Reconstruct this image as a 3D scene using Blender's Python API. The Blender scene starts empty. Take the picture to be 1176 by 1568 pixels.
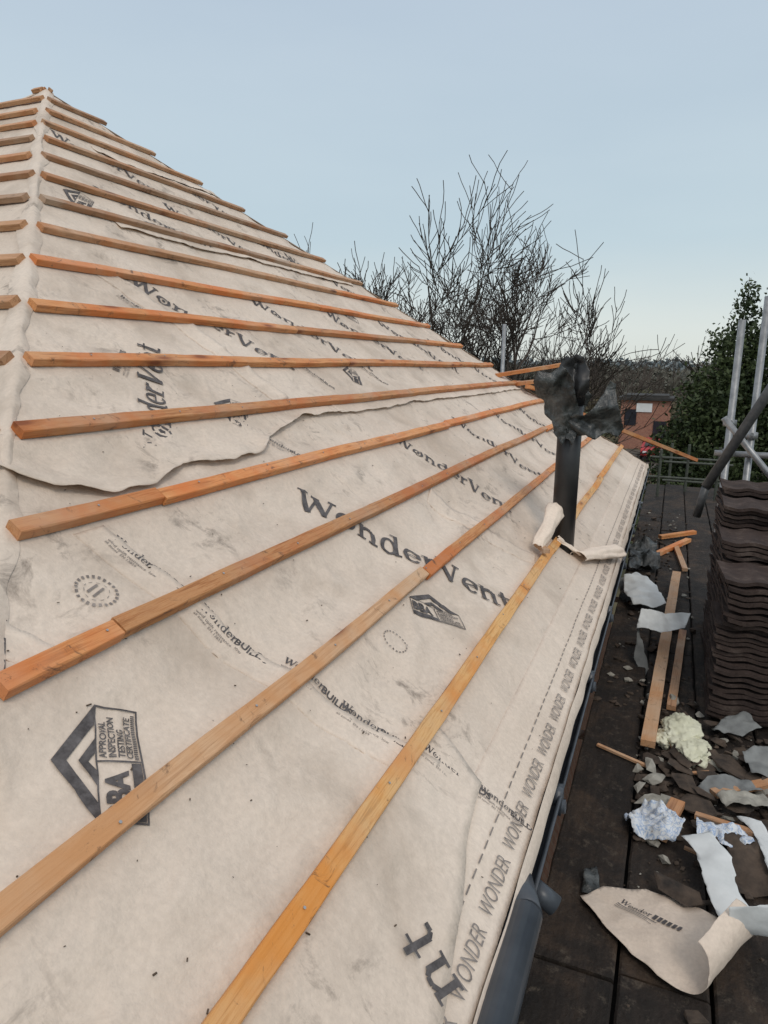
import bpy, bmesh, math, random
import numpy as np
from mathutils import Vector, Matrix, noise, Quaternion
random.seed(7); np.random.seed(7)
sc=bpy.context.scene
TH=0.6203; CT,ST=math.cos(TH),math.sin(TH)
XL,KL=-0.0967,1.0143
XR,KR=9.596,1.0082
VA=(XR-XL)/(KL+KR)/CT
G=0.345; V0=0.386

# ---------------------------------------------------------------- helpers
def empty(name,loc=(0,0,0)):
    e=bpy.data.objects.new(name,None); sc.collection.objects.link(e); e.location=loc; e.empty_display_size=.1
    return e
def mk(name,verts,faces,mat,parent=None,smooth=False):
    me=bpy.data.meshes.new(name); me.from_pydata([tuple(v) for v in verts],[],faces); me.update()
    if smooth: me.polygons.foreach_set('use_smooth',[True]*len(me.polygons))
    if mat: me.materials.append(mat)
    o=bpy.data.objects.new(name,me); sc.collection.objects.link(o)
    if parent: o.parent=parent; o.matrix_parent_inverse=Matrix.Translation(-parent.location)
    return o
class Geo:
    def __init__(s): s.v=[]; s.f=[]
    def add(s,vs,fs):
        n=len(s.v); s.v+= [tuple(a) for a in vs]; s.f+=[tuple(i+n for i in f) for f in fs]
    def box(s,c,size,R=None):
        hx,hy,hz=[a/2 for a in size]; vs=[]
        for z in(-hz,hz):
            for x,y in((-hx,-hy),(hx,-hy),(hx,hy),(-hx,hy)):
                p=Vector((x,y,z)); 
                if R: p=R@p
                vs.append(Vector(c)+p)
        s.add(vs,[(3,2,1,0),(4,5,6,7),(0,1,5,4),(1,2,6,5),(2,3,7,6),(3,0,4,7)])
    def tube(s,a,b,r,n=12,r2=None,caps=True):
        a=Vector(a);b=Vector(b); r2=r if r2 is None else r2
        d=(b-a).normalized(); t=Vector((0,0,1)) if abs(d.z)<.9 else Vector((1,0,0))
        e1=d.cross(t).normalized(); e2=d.cross(e1)
        vs=[]
        for p,rr in((a,r),(b,r2)):
            for i in range(n):
                an=2*math.pi*i/n; vs.append(p+e1*math.cos(an)*rr+e2*math.sin(an)*rr)
        fs=[(i,(i+1)%n,n+(i+1)%n,n+i) for i in range(n)]
        if caps: fs+=[tuple(range(n-1,-1,-1)),tuple(range(n,2*n))]
        s.add(vs,fs)
    def make(s,name,mat,parent=None,smooth=False):
        o=mk(name,s.v,s.f,mat,parent,False)
        if smooth: o.data.polygons.foreach_set('use_smooth',[len(p.vertices)==4 for p in o.data.polygons])
        return o
def nz(x,y,z=0,sc_=1): return noise.noise(Vector((x*sc_,y*sc_,z*sc_)))

# ---------------------------------------------------------------- materials
def mat(name,rough=.8,spec=.3):
    m=bpy.data.materials.new(name); m.use_nodes=True; b=m.node_tree.nodes['Principled BSDF']
    b.inputs['Roughness'].default_value=rough; b.inputs['Specular IOR Level'].default_value=spec
    return m,m.node_tree,b
def N(nt,t,**k):
    n=nt.nodes.new(t)
    for a,v in k.items():
        if a in n.inputs: n.inputs[a].default_value=v
        else: setattr(n,a,v)
    return n
def coords(nt,scale=(1,1,1),kind='Object'):
    tc=N(nt,'ShaderNodeTexCoord'); mp=N(nt,'ShaderNodeMapping'); mp.inputs['Scale'].default_value=scale
    nt.links.new(tc.outputs[kind],mp.inputs['Vector']); return mp.outputs['Vector']
def noi(nt,vec,scale,detail=4,rough=.55,dist=0):
    n=N(nt,'ShaderNodeTexNoise'); n.inputs['Scale'].default_value=scale; n.inputs['Detail'].default_value=detail
    n.inputs['Roughness'].default_value=rough; n.inputs['Distortion'].default_value=dist
    nt.links.new(vec,n.inputs['Vector']); return n.outputs['Fac']
def ramp(nt,fac,stops):
    r=N(nt,'ShaderNodeValToRGB'); e=r.color_ramp.elements
    while len(e)<len(stops): e.new(.5)
    for i,(p,c) in enumerate(stops):
        e[i].position=p; e[i].color=(*c,1) if len(c)==3 else c
    nt.links.new(fac,r.inputs['Fac']); return r.outputs['Color']
def mix(nt,fac,a,b,mode='MIX'):
    m=N(nt,'ShaderNodeMix',data_type='RGBA',blend_type=mode)
    for s,v in((m.inputs[0],fac),(m.inputs[6],a),(m.inputs[7],b)):
        if isinstance(v,(int,float)): s.default_value=v
        elif isinstance(v,tuple): s.default_value=(*v,1)
        else: nt.links.new(v,s)
    return m.outputs[2]
def bump(nt,b,h,strength=.3,dist=.01):
    n=N(nt,'ShaderNodeBump'); n.inputs['Strength'].default_value=strength; n.inputs['Distance'].default_value=dist
    nt.links.new(h,n.inputs['Height']); nt.links.new(n.outputs['Normal'],b.inputs['Normal'])
def simple(name,c1,c2,scale=8,rough=.8,bs=.3,bd=.01,spec=.3,stretch=(1,1,1),metal=0):
    m,nt,b=mat(name,rough,spec); v=coords(nt,stretch); f=noi(nt,v,scale,4,.6)
    nt.links.new(ramp(nt,f,[(.3,c1),(.7,c2)]),b.inputs['Base Color']); b.inputs['Metallic'].default_value=metal
    if bs>0: bump(nt,b,f,bs,bd)
    return m
def flatmat(name,c,rough=.8):
    m,nt,b=mat(name,rough,.2); oi=N(nt,'ShaderNodeObjectInfo')
    nt.links.new(ramp(nt,oi.outputs['Random'],[(0,tuple(a*.9 for a in c)),(1,tuple(a*1.1 for a in c))]),b.inputs['Base Color']); return m

def membrane(name,tone=1.0,dirt=1.0):
    m,nt,b=mat(name,.68,.35)
    v=coords(nt)
    base=ramp(nt,noi(nt,v,1.1,4,.6,.3),[(.3,(.64*tone,.53*tone,.435*tone)),(.7,(.76*tone,.65*tone,.55*tone))])
    fine=ramp(nt,noi(nt,v,70,2,.6),[(.3,(.92,.92,.92)),(.7,(1.04,1.04,1.04))])
    c=mix(nt,1,base,fine,'MULTIPLY')
    d1=ramp(nt,noi(nt,v,2.6,6,.62,.3),[(.48,(0,0,0)),(.74,(.65*dirt,)*3)])
    c=mix(nt,d1,c,(.40,.32,.25))
    d2=ramp(nt,noi(nt,coords(nt,(1,1.3,.8)),8,7,.72,.5),[(.54,(0,0,0)),(.69,(.8*dirt,)*3)])
    msk=ramp(nt,noi(nt,v,1.9,2,.5),[(.48,(0,0,0)),(.60,(1,1,1))])
    d2=mix(nt,1,d2,msk,'MULTIPLY')
    c=mix(nt,d2,c,(.17,.135,.11))
    s2=ramp(nt,noi(nt,coords(nt,(9,3,3)),3,5,.7,.6),[(.60,(0,0,0)),(.66,(.35*dirt,)*3)])
    s2=mix(nt,1,s2,msk,'MULTIPLY')
    c=mix(nt,s2,c,(.22,.18,.15))
    nt.links.new(c,b.inputs['Base Color'])
    h1=noi(nt,v,5.5,4,.5,.35); h2=noi(nt,v,170,1,.5)
    a=N(nt,'ShaderNodeMath',operation='MULTIPLY_ADD'); a.inputs[1].default_value=.05
    nt.links.new(h2,a.inputs[0]); nt.links.new(h1,a.inputs[2]); bump(nt,b,a.outputs[0],.7,.028)
    return m
M_felt=membrane('membrane_material'); M_felt2=membrane('membrane_lap_material',1.04,.7); M_eave=membrane('membrane_eave_material',1.04,.3)
def printmat(name,c,k=2.4):
    m,nt,b=mat(name,.7,.3); v=coords(nt); f=noi(nt,v,26,5,.75)
    nt.links.new(ramp(nt,f,[(.38,c),(.80,tuple(min(1,a*k+.05) for a in c))]),b.inputs['Base Color']); return m
M_ink=printmat('print_ink',(.062,.055,.055)); M_ink2=printmat('print_ink_faded',(.18,.155,.14),1.9)

def wood(name,cA,cB,cD,ax='x',dk=.5,pale=.5):
    m,nt,b=mat(name,.6,.35)
    st={'x':(1.0,24,24),'y':(24,1.0,24)}[ax]
    tc=N(nt,'ShaderNodeTexCoord'); oi=N(nt,'ShaderNodeObjectInfo')
    add=N(nt,'ShaderNodeVectorMath',operation='ADD'); mul=N(nt,'ShaderNodeMath',operation='MULTIPLY'); mul.inputs[1].default_value=37
    nt.links.new(oi.outputs['Random'],mul.inputs[0]); nt.links.new(tc.outputs['Object'],add.inputs[0]); nt.links.new(mul.outputs[0],add.inputs[1])
    mp=N(nt,'ShaderNodeMapping'); mp.inputs['Scale'].default_value=st; nt.links.new(add.outputs[0],mp.inputs['Vector'])
    g=noi(nt,mp.outputs[0],4,6,.7,1.0)
    c=ramp(nt,g,[(.32,cA),(.47,cB),(.56,cA),(.70,tuple(a*dk for a in cA))])
    big=noi(nt,add.outputs[0],2.3,4,.65)
    c=mix(nt,ramp(nt,big,[(.44,(0,0,0)),(.60,(.85,.85,.85))]),c,cD)
    ad2=N(nt,'ShaderNodeVectorMath',operation='ADD'); ad2.inputs[1].default_value=(5,3,9); nt.links.new(add.outputs[0],ad2.inputs[0])
    c=mix(nt,ramp(nt,noi(nt,ad2.outputs[0],1.7,5,.7),[(.48,(0,0,0)),(.66,(pale,)*3)]),c,(.62,.44,.30))
    c=mix(nt,1,c,ramp(nt,oi.outputs['Random'],[(0,(.74,.77,.82)),(.5,(.95,.93,.9)),(1,(1.12,1.05,.98))]),'MULTIPLY')
    mk_=N(nt,'ShaderNodeMapping'); mk_.inputs['Scale'].default_value={'x':(2.6,10,10),'y':(10,2.6,10)}[ax]; nt.links.new(add.outputs[0],mk_.inputs['Vector'])
    vo=N(nt,'ShaderNodeTexVoronoi'); vo.inputs['Scale'].default_value=1.0; nt.links.new(mk_.outputs[0],vo.inputs['Vector'])
    k=ramp(nt,vo.outputs['Distance'],[(.07,(.9,.9,.9)),(.14,(.35,.35,.35)),(.24,(0,0,0))])
    c=mix(nt,k,c,(cA[0]*.42,cA[1]*.28,cA[2]*.25))
    st2=ramp(nt,noi(nt,add.outputs[0],13,6,.78,1),[(.58,(0,0,0)),(.68,(.85,.85,.85))])
    c=mix(nt,st2,c,(.11,.06,.035))
    nt.links.new(c,b.inputs['Base Color']); bump(nt,b,g,.45,.004); return m
M_wood=wood('batten_wood',(.54,.215,.070),(.70,.34,.14),(.62,.19,.05),pale=.45)
M_woodL=wood('batten_wood_light',(.72,.38,.13),(.86,.52,.22),(.78,.29,.05),pale=.3)
M_woodP=wood('batten_wood_pale',(.58,.34,.19),(.70,.45,.27),(.60,.29,.12),dk=.65,pale=.8)
M_woodT=wood('batten_wood_weathered',(.40,.23,.13),(.56,.34,.20),(.50,.22,.09),pale=.8)
M_woodY=wood('batten_wood_side',(.45,.23,.11),(.58,.33,.18),(.45,.19,.08),'y')

# ---------------------------------------------------------------- roof
house=empty('house')
def RP(x,v,h=0): return Vector((x,v*CT-h*ST,v*ST+h*CT))
def und(x,v):
    ph=((v-V0)/G)%1.0
    if v<V0: s=.45*max(0,min(1,(V0-v)/.2))
    else: s=math.sin(math.pi*ph)
    n1=noise.noise(Vector((x*1.4,v*3.0,1.3))); n2=noise.noise(Vector((x*5.5+v*2,v*6,4.2)))
    n3=abs(noise.noise(Vector((x*3.0-v*4,v*5+x,9.1))))
    n4=abs(noise.noise(Vector((x*2.0+v*6,v*2.5-x*1.2,19.1))))
    n5=abs(noise.noise(Vector((x*4.0-v*1,v*7+x*3,29.1))))
    return s*(-.014+.018*n1+.009*n2-.014*n3+.055*max(0,.12-n4)+.05*max(0,.10-n5))
def front_range(v): return XL+KL*v*CT, XR-KR*v*CT
nu,nv=560,300
vs=[];fs=[]
for j in range(nv+1):
    v=VA*j/nv
    a,b=front_range(v)
    for i in range(nu+1):
        x=a+(b-a)*(i/nu)**1.25; vs.append(RP(x,v,und(x,v)))
for j in range(nv):
    for i in range(nu):
        k=j*(nu+1)+i; fs.append((k,k+1,k+nu+2,k+nu+1))
mk('roof_membrane',vs,fs,M_felt,house,True)
Y1=(XR-XL)
AP=RP(XL+KL*VA*CT,VA)
def sideL(y,v,h=0): return Vector((XL+(v*CT-h*ST)*KL,y,v*ST+h*CT))
vs=[];fs=[]; n2=60
for j in range(n2+1):
    v=VA*j/n2; a=v*CT; b=Y1-v*CT
    for i in range(n2*2+1):
        y=a+(b-a)*i/(n2*2); e=0 if i==0 else und(y+30,v); vs.append(sideL(y,v,e))
w=n2*2+1
for j in range(n2):
    for i in range(w-1):
        k=j*w+i; fs.append((k,k+w,k+w+1,k+1))
mk('roof_membrane_side',vs,fs,M_felt,house,True)
mk('roof_membrane_rear',[(XR,0,0),(XR,Y1,0),(XL,Y1,0),AP],[(0,1,3),(1,2,3)],M_felt,house)
vs=[];fs=[]
n=420
for i in range(n+1):
    v=VA*(.02+.98*i/n); xh=XL+KL*v*CT
    j1=.055+.05*nz(v*3,1.7)+.02*nz(v*12,7); j2=.06+.05*nz(v*3.3,8.7)
    q=.006*nz(v*9,4)+.006*abs(nz(v*23,6))
    vs+= [RP(xh+j1,v,und(xh+j1,v)+.003), RP(xh+j1*.5,v,.006+q), RP(xh,v,.010+q), sideL(v*CT+j2*.5,v,.006+q), sideL(v*CT+j2,v,.002)]
for i in range(n):
    k=i*5
    for q in range(4): fs.append((k+q,k+5+q,k+6+q,k+1+q))
mk('hip_membrane_strip',vs,fs,M_felt,house,True)

BW,BH=.047,.029
def batten(name,frame,a,b,v,mat_,h0=.003,wob=.006,seed=0,bw=BW,bh=BH):
    n=max(2,int((b-a)/.08)); vs=[];fs=[]
    for i in range(n+1):
        x=a+(b-a)*i/n
        dv=wob*nz(x*.9,seed*3.1)*1.8; w2=bw/2*(1+.08*nz(x*6,seed)); hh=bh*(1+.08*nz(x*4,seed+5)); e=.002+.006*max(0,nz(x*9,seed+2)); e2=.002+.008*max(0,nz(x*7,seed+12))
        h1=h0+.003*nz(x*1.3,seed+9)
        prof=[(-w2,h1),(-w2,h1+hh-e2),(-w2+e2,h1+hh),(w2-e,h1+hh),(w2,h1+hh-e),(w2,h1)]
        for pv,ph in prof: vs.append(frame(x,v+dv+pv,ph))
    for i in range(n):
        for k in range(6):
            q=i*6+k; q2=i*6+(k+1)%6; fs.append((q,q2,q2+6,q+6))
    fs.append(tuple(range(5,-1,-1))); fs.append(tuple(range(n*6,n*6+6)))
    return mk(name,vs,fs,mat_,house)
rng=random.Random(3)
for k in range(1,18):
    v=V0+(17-k)*G
    a,b=front_range(v)
    if k==1: v-=.03; 
    a+=.02+rng.uniform(-.02,.03); b+=rng.uniform(.01,.09)
    cuts=[a]
    if b-a>3:
        c=a+rng.uniform(1.3,3.2)
        if k==15: c=1.13
        if k==14: c=1.62
        if k==17: c=3.78
        while c<b-.7: cuts.append(c); c+=rng.uniform(2.4,3.6)
    cuts.append(b)
    for i in range(len(cuts)-1):
        m={17:M_woodL,16:M_woodP}.get(k,M_wood if k>9 else rng.choice((M_wood,M_woodT,M_woodT)))
        if k==16 and i>0: m=M_wood
        dv=rng.uniform(-.006,.006)
        batten('roof_batten',RP,cuts[i],cuts[i+1]-.004,v+dv,m,.002,.006,k*7+i)
    ys=v*CT+.03; ye=Y1-v*CT
    batten('side_roof_batten',sideL,ys+rng.uniform(-.02,.04),ye,v+rng.uniform(-.01,.01),M_woodY,.002,.006,k*5+90)
    fr_=lambda y,v_,h=0:Vector((XR-(v_*CT-h*ST)*KR,y,v_*ST+h*CT))
    batten('far_roof_batten',fr_,v*CT+.03,Y1-v*CT,v,M_woodY,.002,.004,k*5+190)

def interp(pts,t):
    L=[0]
    for p,q in zip(pts,pts[1:]): L.append(L[-1]+math.dist(p,q))
    s=t*L[-1]
    for i in range(len(pts)-1):
        if s<=L[i+1]+1e-9:
            f=(s-L[i])/max(1e-9,L[i+1]-L[i]); return pts[i][0]*(1-f)+pts[i+1][0]*f, pts[i][1]*(1-f)+pts[i+1][1]*f
    return pts[-1]
def band(name,A,B,lift=.006,liftB=.0015,n=120,m=10,mat_=M_felt2,jit=.004,seed=0):
    vs=[];fs=[]
    for i in range(n+1):
        t=i/n; pa=interp(A,t); pb=interp(B,t)
        j=jit*nz(t*n*.08,seed)+jit*.25*nz(t*n*.4,seed+3)
        pa=(pa[0]+j,pa[1]+j)
        lf=lift*(1+.8*nz(t*n*.08,seed+8))
        for q in range(m+1):
            s=q/m; x=pa[0]*(1-s)+pb[0]*s; v=pa[1]*(1-s)+pb[1]*s
            h=und(x,v)+liftB+(lf-liftB)*(1-s)**3
            vs.append(RP(x,v,h))
    for i in range(n):
        for q in range(m):
            k=i*(m+1)+q; fs.append((k,k+m+1,k+m+2,k+1))
    o=mk(name,vs,fs,mat_,house,True)
    md=o.modifiers.new('s','SOLIDIFY'); md.thickness=.0015; md.offset=1
    return o
band('membrane_lap',[(1.16,1.72),(1.24,1.63),(1.33,1.54),(1.5,1.475),(1.68,1.48),(1.87,1.54),(2.1,1.50),(2.34,1.52),(2.5,1.60),(2.88,1.685),(3.3,1.67)],
     [(1.3,1.80),(1.33,1.78),(1.4,1.75),(1.5,1.74),(1.68,1.735),(1.87,1.74),(2.1,1.74),(2.34,1.74),(2.5,1.74),(2.88,1.75),(3.3,1.74)],.024,.002,220,14,M_felt,.010,1)
band('membrane_lap',[(3.3,1.67),(4.5,1.685),(6,1.67),(8.1,1.68)],[(3.3,1.75),(4.5,1.75),(6,1.75),(8.1,1.75)],.016,.002,240,6,M_felt2,.010,2)
band('membrane_lap',[(2.70,2.80),(2.80,2.72),(2.90,2.41),(2.93,2.1),(2.98,1.83)],[(2.58,2.80),(2.66,2.70),(2.76,2.4),(2.8,2.1),(2.85,1.83)],.014,.002,80,6,M_felt2,.008,3)
band('membrane_lap',[(3.33,3.42),(4.2,3.40),(6.5,3.41)],[(3.33,3.55),(4.2,3.55),(6.5,3.55)],.014,.002,200,6,M_felt2,.012,4)
band('membrane_lap',[(4.3,4.72),(4.8,4.70),(5.8,4.71)],[(4.3,4.8),(4.8,4.8),(5.8,4.8)],.010,.002,100,6,M_felt2,.010,5)
band('membrane_lap',[(3.30,1.05),(3.42,.69),(3.57,.43)],[(3.16,1.0),(3.28,.66),(3.45,.40)],.012,.0015,60,6,M_felt2,.004,6)
band('membrane_lap',[(1.37,1.38),(1.43,1.02),(1.47,.76),(1.56,.47),(1.63,.30)],[(1.27,1.38),(1.33,1.02),(1.37,.76),(1.45,.46),(1.50,.29)],.005,.001,100,6,M_felt2,.002,7)
band('membrane_lap',[(.88,1.36),(.95,1.22),(1.0,1.08)],[(.80,1.34),(.86,1.2),(.92,1.06)],.006,.001,60,6,M_felt2,.004,17)
band('membrane_lap',[(1.74,.36),(1.69,.175),(1.58,.165),(1.44,.14),(1.30,.10),(1.14,.07),(1.03,.05),(.6,.03),(.2,.02)],
     [(1.60,.37),(1.57,.36),(1.5,.37),(1.36,.37),(1.25,.37),(1.1,.37),(.98,.37),(.6,.37),(.2,.37)],.010,.0018,140,10,M_felt,.003,8)
band('eave_membrane',[(9.6,-.012),(6,-.012),(3,-.010),(.0,-.01)],[(9.4,.20),(6,.20),(3,.20),(.05,.20)],.004,.001,300,10,M_eave,.004,9)
vs=[];fs=[]
for i in range(301):
    x=-.1+9.7*i/300; w0=.006*nz(x*4,3)
    for (y,z) in((-.008+w0,.0),(-.022+w0,-.018),(-.026+w0*2,-.05)): vs.append((x,y,z))
for i in range(300):
    for q in range(2):
        k=i*3+q; fs.append((k,k+1,k+4,k+3))
mk('eave_membrane_drip',vs,fs,M_eave,house,True)

# ---------------------------------------------------------------- prints
prints=empty('membrane_print'); prints.parent=house
def slice_bm(bm,step):
    xs=[v.co.x for v in bm.verts]; ys=[v.co.y for v in bm.verts]
    for ax,lo,hi in((0,min(xs),max(xs)),(1,min(ys),max(ys))):
        t=lo+step
        while t<hi:
            nrm=(1,0,0) if ax==0 else (0,1,0); co=(t,0,0) if ax==0 else (0,t,0)
            bmesh.ops.bisect_plane(bm,geom=bm.verts[:]+bm.edges[:]+bm.faces[:],plane_co=co,plane_no=nrm); t+=step
def flat_mesh(name,bm,frame,mat_,h=.0035,step=.05):
    slice_bm(bm,step)
    for v in bm.verts:
        x,vv=frame(v.co.x,v.co.y); v.co=RP(x,vv,und(x,vv)+h+v.co.z)
    me=bpy.data.meshes.new(name); bm.to_mesh(me); bm.free(); me.materials.append(mat_)
    o=bpy.data.objects.new(name,me); sc.collection.objects.link(o); o.parent=prints
    return o
def fr(x,v,d):
    l=math.hypot(*d); dx,dv=d[0]/l,d[1]/l
    return lambda a,b:(x+a*dx-b*dv, v+a*dv+b*dx)
def text(body,x,v,d,size,mat_=M_ink,h=.0035,sx=1.0,bold=.0,spacing=1.0):
    cu=bpy.data.curves.new('t','FONT'); cu.body=body; cu.size=size; cu.offset=bold; cu.space_character=spacing; cu.resolution_u=3
    o=bpy.data.objects.new('t',cu); sc.collection.objects.link(o)
    dg=bpy.context.evaluated_depsgraph_get(); me=bpy.data.meshes.new_from_object(o.evaluated_get(dg))
    bm=bmesh.new(); bm.from_mesh(me); bpy.data.objects.remove(o); bpy.data.meshes.remove(me)
    for vv in bm.verts: vv.co.x*=sx; vv.co.z=0
    return flat_mesh('lettering',bm,fr(x,v,d),mat_,h,max(.02,size*.35))
def polys(pl,x,v,d,mat_=M_ink,h=.0035,name='print_mark',dz=0):
    bm=bmesh.new()
    for i,p in enumerate(pl): bm.faces.new([bm.verts.new((a,b,dz*i)) for a,b in p])
    return flat_mesh(name,bm,fr(x,v,d),mat_,h,.035)
def seg(a,b,w):
    dx,dy=b[0]-a[0],b[1]-a[1]; l=math.hypot(dx,dy); nx,ny=-dy/l*w/2,dx/l*w/2
    return [(a[0]-nx,a[1]-ny),(b[0]-nx,b[1]-ny),(b[0]+nx,b[1]+ny),(a[0]+nx,a[1]+ny)]
def rect(x0,y0,x1,y1): return [(x0,y0),(x1,y0),(x1,y1),(x0,y1)]
def ring(cx,cy,rx,ry,tx,ty,a0=0,a1=360,n=20):
    o=[]
    for i in range(n):
        a=math.radians(a0+(a1-a0)*i/n); b=math.radians(a0+(a1-a0)*(i+1)/n)
        o.append([(cx+(rx-tx)*math.cos(a),cy+(ry-ty)*math.sin(a)),(cx+rx*math.cos(a),cy+ry*math.sin(a)),(cx+rx*math.cos(b),cy+ry*math.sin(b)),(cx+(rx-tx)*math.cos(b),cy+(ry-ty)*math.sin(b))])
    return o
def pl_(pts,w): return [seg(a,b,w) for a,b in zip(pts,pts[1:])]
GL={
'W':(.86,[seg((.08,.70),(.26,.0),.13),seg((.26,0),(.43,.60),.06),seg((.42,.66),(.60,0),.13),seg((.60,0),(.78,.70),.06),rect(-.03,.66,.22,.71),rect(.30,.64,.50,.69),rect(.68,.66,.88,.71)]),
'V':(.66,[seg((.09,.70),(.32,.0),.13),seg((.32,0),(.54,.70),.06),rect(-.02,.66,.22,.71),rect(.44,.66,.65,.71)]),
'o':(.55,ring(.26,.24,.235,.26,.11,.05)+[rect(.21,.16,.31,.26),[(.18,.26),(.34,.26),(.26,.34)]]),
'n':(.60,[rect(.08,0,.18,.48)]+pl_([(.16,.36),(.26,.44),(.37,.44),(.43,.36)],.08)+[rect(.38,0,.48,.40),rect(.02,0,.24,.045),rect(.32,0,.55,.045),rect(.01,.435,.1,.48)]),
'd':(.59,ring(.25,.24,.22,.255,.105,.05)+[rect(.38,0,.48,.72),rect(.29,.675,.40,.72),rect(.46,0,.55,.045)]),
'e':(.50,ring(.25,.24,.225,.255,.10,.05,0,315)+[rect(.10,.22,.47,.265)]),
'r':(.44,[rect(.08,0,.18,.48),rect(.02,0,.27,.045),rect(.01,.435,.1,.48)]+pl_([(.16,.33),(.25,.43),(.38,.44)],.085)),
't':(.38,[rect(.11,.08,.21,.64),rect(.01,.43,.34,.48)]+pl_([(.16,.10),(.22,.03),(.34,.04)],.08))}
def slab_polys(body,size,sx=1.0):
    pl=[];cx=0
    for ch in body:
        adv,ps=GL[ch]
        for p in ps: pl.append([((cx+a)*size*sx,b*size) for a,b in p])
        cx+=adv*.97
    return pl
def slab(body,x,v,d,size,mat_=M_ink,h=.0035,sx=1.0):
    return polys(slab_polys(body,size,sx),x,v,d,mat_,h,'lettering',.000025)
def logo(x,v,d,s):
    t=.10*s
    polys([[(0,0),(s*.5,.30*s),(s*.5,.30*s-t),(t*1.7,0)],[(s,0),(s-t*1.7,0),(s*.5,.30*s-t),(s*.5,.30*s)],
           [(s*.30,0),(s*.5,.12*s),(s*.5,.05*s),(s*.42,0)],[(s*.70,0),(s*.58,0),(s*.5,.05*s),(s*.5,.12*s)]],x,v,d,M_ink)
    polys([rect(0,-.34*s,s,-.325*s),rect(0,-.012*s,s,0),rect(0,-.325*s,.015*s,-.012*s),rect(s*.985,-.325*s,s,-.012*s),rect(.50*s,-.325*s,.515*s,-.012*s)],x,v,d,M_ink)
    polys([rect(.02*s,-.32*s,.49*s,-.25*s)]+[rect(.53*s+i*.018*s,-.315*s,.53*s+(i+.55)*.018*s,-.285*s) for i in range(24)],x,v,d,M_ink)
    f=fr(x,v,d)
    p=f(.03*s,-.215*s); text('BBA',p[0],p[1],d,.22*s,M_ink,bold=.0025,sx=.98)
    for i,wd in enumerate(('APPROVAL','INSPECTION','TESTING','CERTIFICATE')):
        p=f(.54*s,(-.080-.065*i)*s); text(wd,p[0],p[1],d,.072*s,M_ink,sx=.92,bold=.0004)
logo(.80,.75,(.17,.20),.27)
DW=(.50,-.80)
slab('WonderVent',2.22,1.24,DW,.19)
slab('nt',.86,1.09,(.10,.13),.19,M_ink)
slab('nt',1.115,.030,(.07,.15),.15,M_ink,.013)
slab('nt',.60,.86,(.10,.13),.15,M_ink)
slab('WonderVent',1.86,1.56,(.58,.66),.155)
for (x,v) in((3.55,1.42),(4.75,1.45),(5.8,1.45),(6.8,1.42)):
    slab('WonderVent',x,v,(.42,-.85),.15)
for (x,v) in((2.78,2.78),(3.82,2.76),(4.85,2.76),(5.8,2.72),(6.7,2.5)):
    slab('WonderVent',x,v,(.55,-.68),.17)
for (x,v) in((3.55,3.9),(4.3,4.0),(5.2,3.9),(3.9,4.75),(4.9,4.7),(5.6,3.7)):
    slab('WonderVent',x,v,(.65,-.5),.15)
logo(2.24,.70,(.20,-.22),.24); logo(2.36,1.72,(.22,.18),.24); logo(3.15,3.62,(.2,.18),.26); logo(3.68,3.60,(.25,-.1),.24)
logo(5.2,2.9,(.2,-.2),.24); logo(3.95,1.95,(.2,.2),.2)
SD=(.16,-.98)
def small(x,v,d=SD,s=.036):
    slab('Wonder',x,v,d,s*1.05,M_ink); f=fr(x,v,d); p=f(3.5*s,0); text('BUILDS',p[0],p[1],d,s*.9,M_ink,sx=1.0,bold=.0008)
    p=f(0,-.02); text('wind uplift resistance  low',p[0],p[1],d,s*.42,M_ink2)
    p=f(0,-.032); text('all zones  EN 13859',p[0],p[1],d,s*.36,M_ink2)
for (x,v) in((1.36,1.335),(1.405,1.04),(1.49,.79),(1.53,.60),(1.62,.36)): small(x,v)
small(1.665,.17,(.12,-.98),.030)
small(1.16,1.84,(.35,-.75)); small(2.05,2.05,(.6,.5)); small(2.48,1.62,(.3,-.8)); small(3.5,2.1,(.3,-.8))
small(2.62,2.66,(.2,-.8)); small(4.3,2.1,(.3,-.8))
def ringp(r1,r2,n=28,gap=0):
    out=[]
    for i in range(n):
        if gap and i%2: continue
        a=2*math.pi*i/n; b=2*math.pi*(i+1)/n
        out.append([(r1*math.cos(a),r1*math.sin(a)),(r2*math.cos(a),r2*math.sin(a)),(r2*math.cos(b),r2*math.sin(b)),(r1*math.cos(b),r1*math.sin(b))])
    return out
polys(ringp(.045,.053,44,1)+ringp(.030,.0315,20,1)+[rect(-.015,-.02,-.009,.02),rect(.003,-.02,.009,.02)],1.19,1.20,(.2,-.9),M_ink2)
polys(ringp(.042,.047,40,1),1.95,.62,(.2,-.9),M_ink2)
x=.62
while x<9.2:
    text('WONDER',x,.022,(1,0),.056,M_ink2,h=.0075,sx=.78,bold=-.0004,spacing=1.0); x+=.235
x=.5; pl=[]
while x<9.3:
    pl.append([(x,0),(x+.035,0),(x+.035,.004),(x,.004)]); x+=.055
polys(pl,0,.095,(1,0),M_ink2,.0055)

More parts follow.
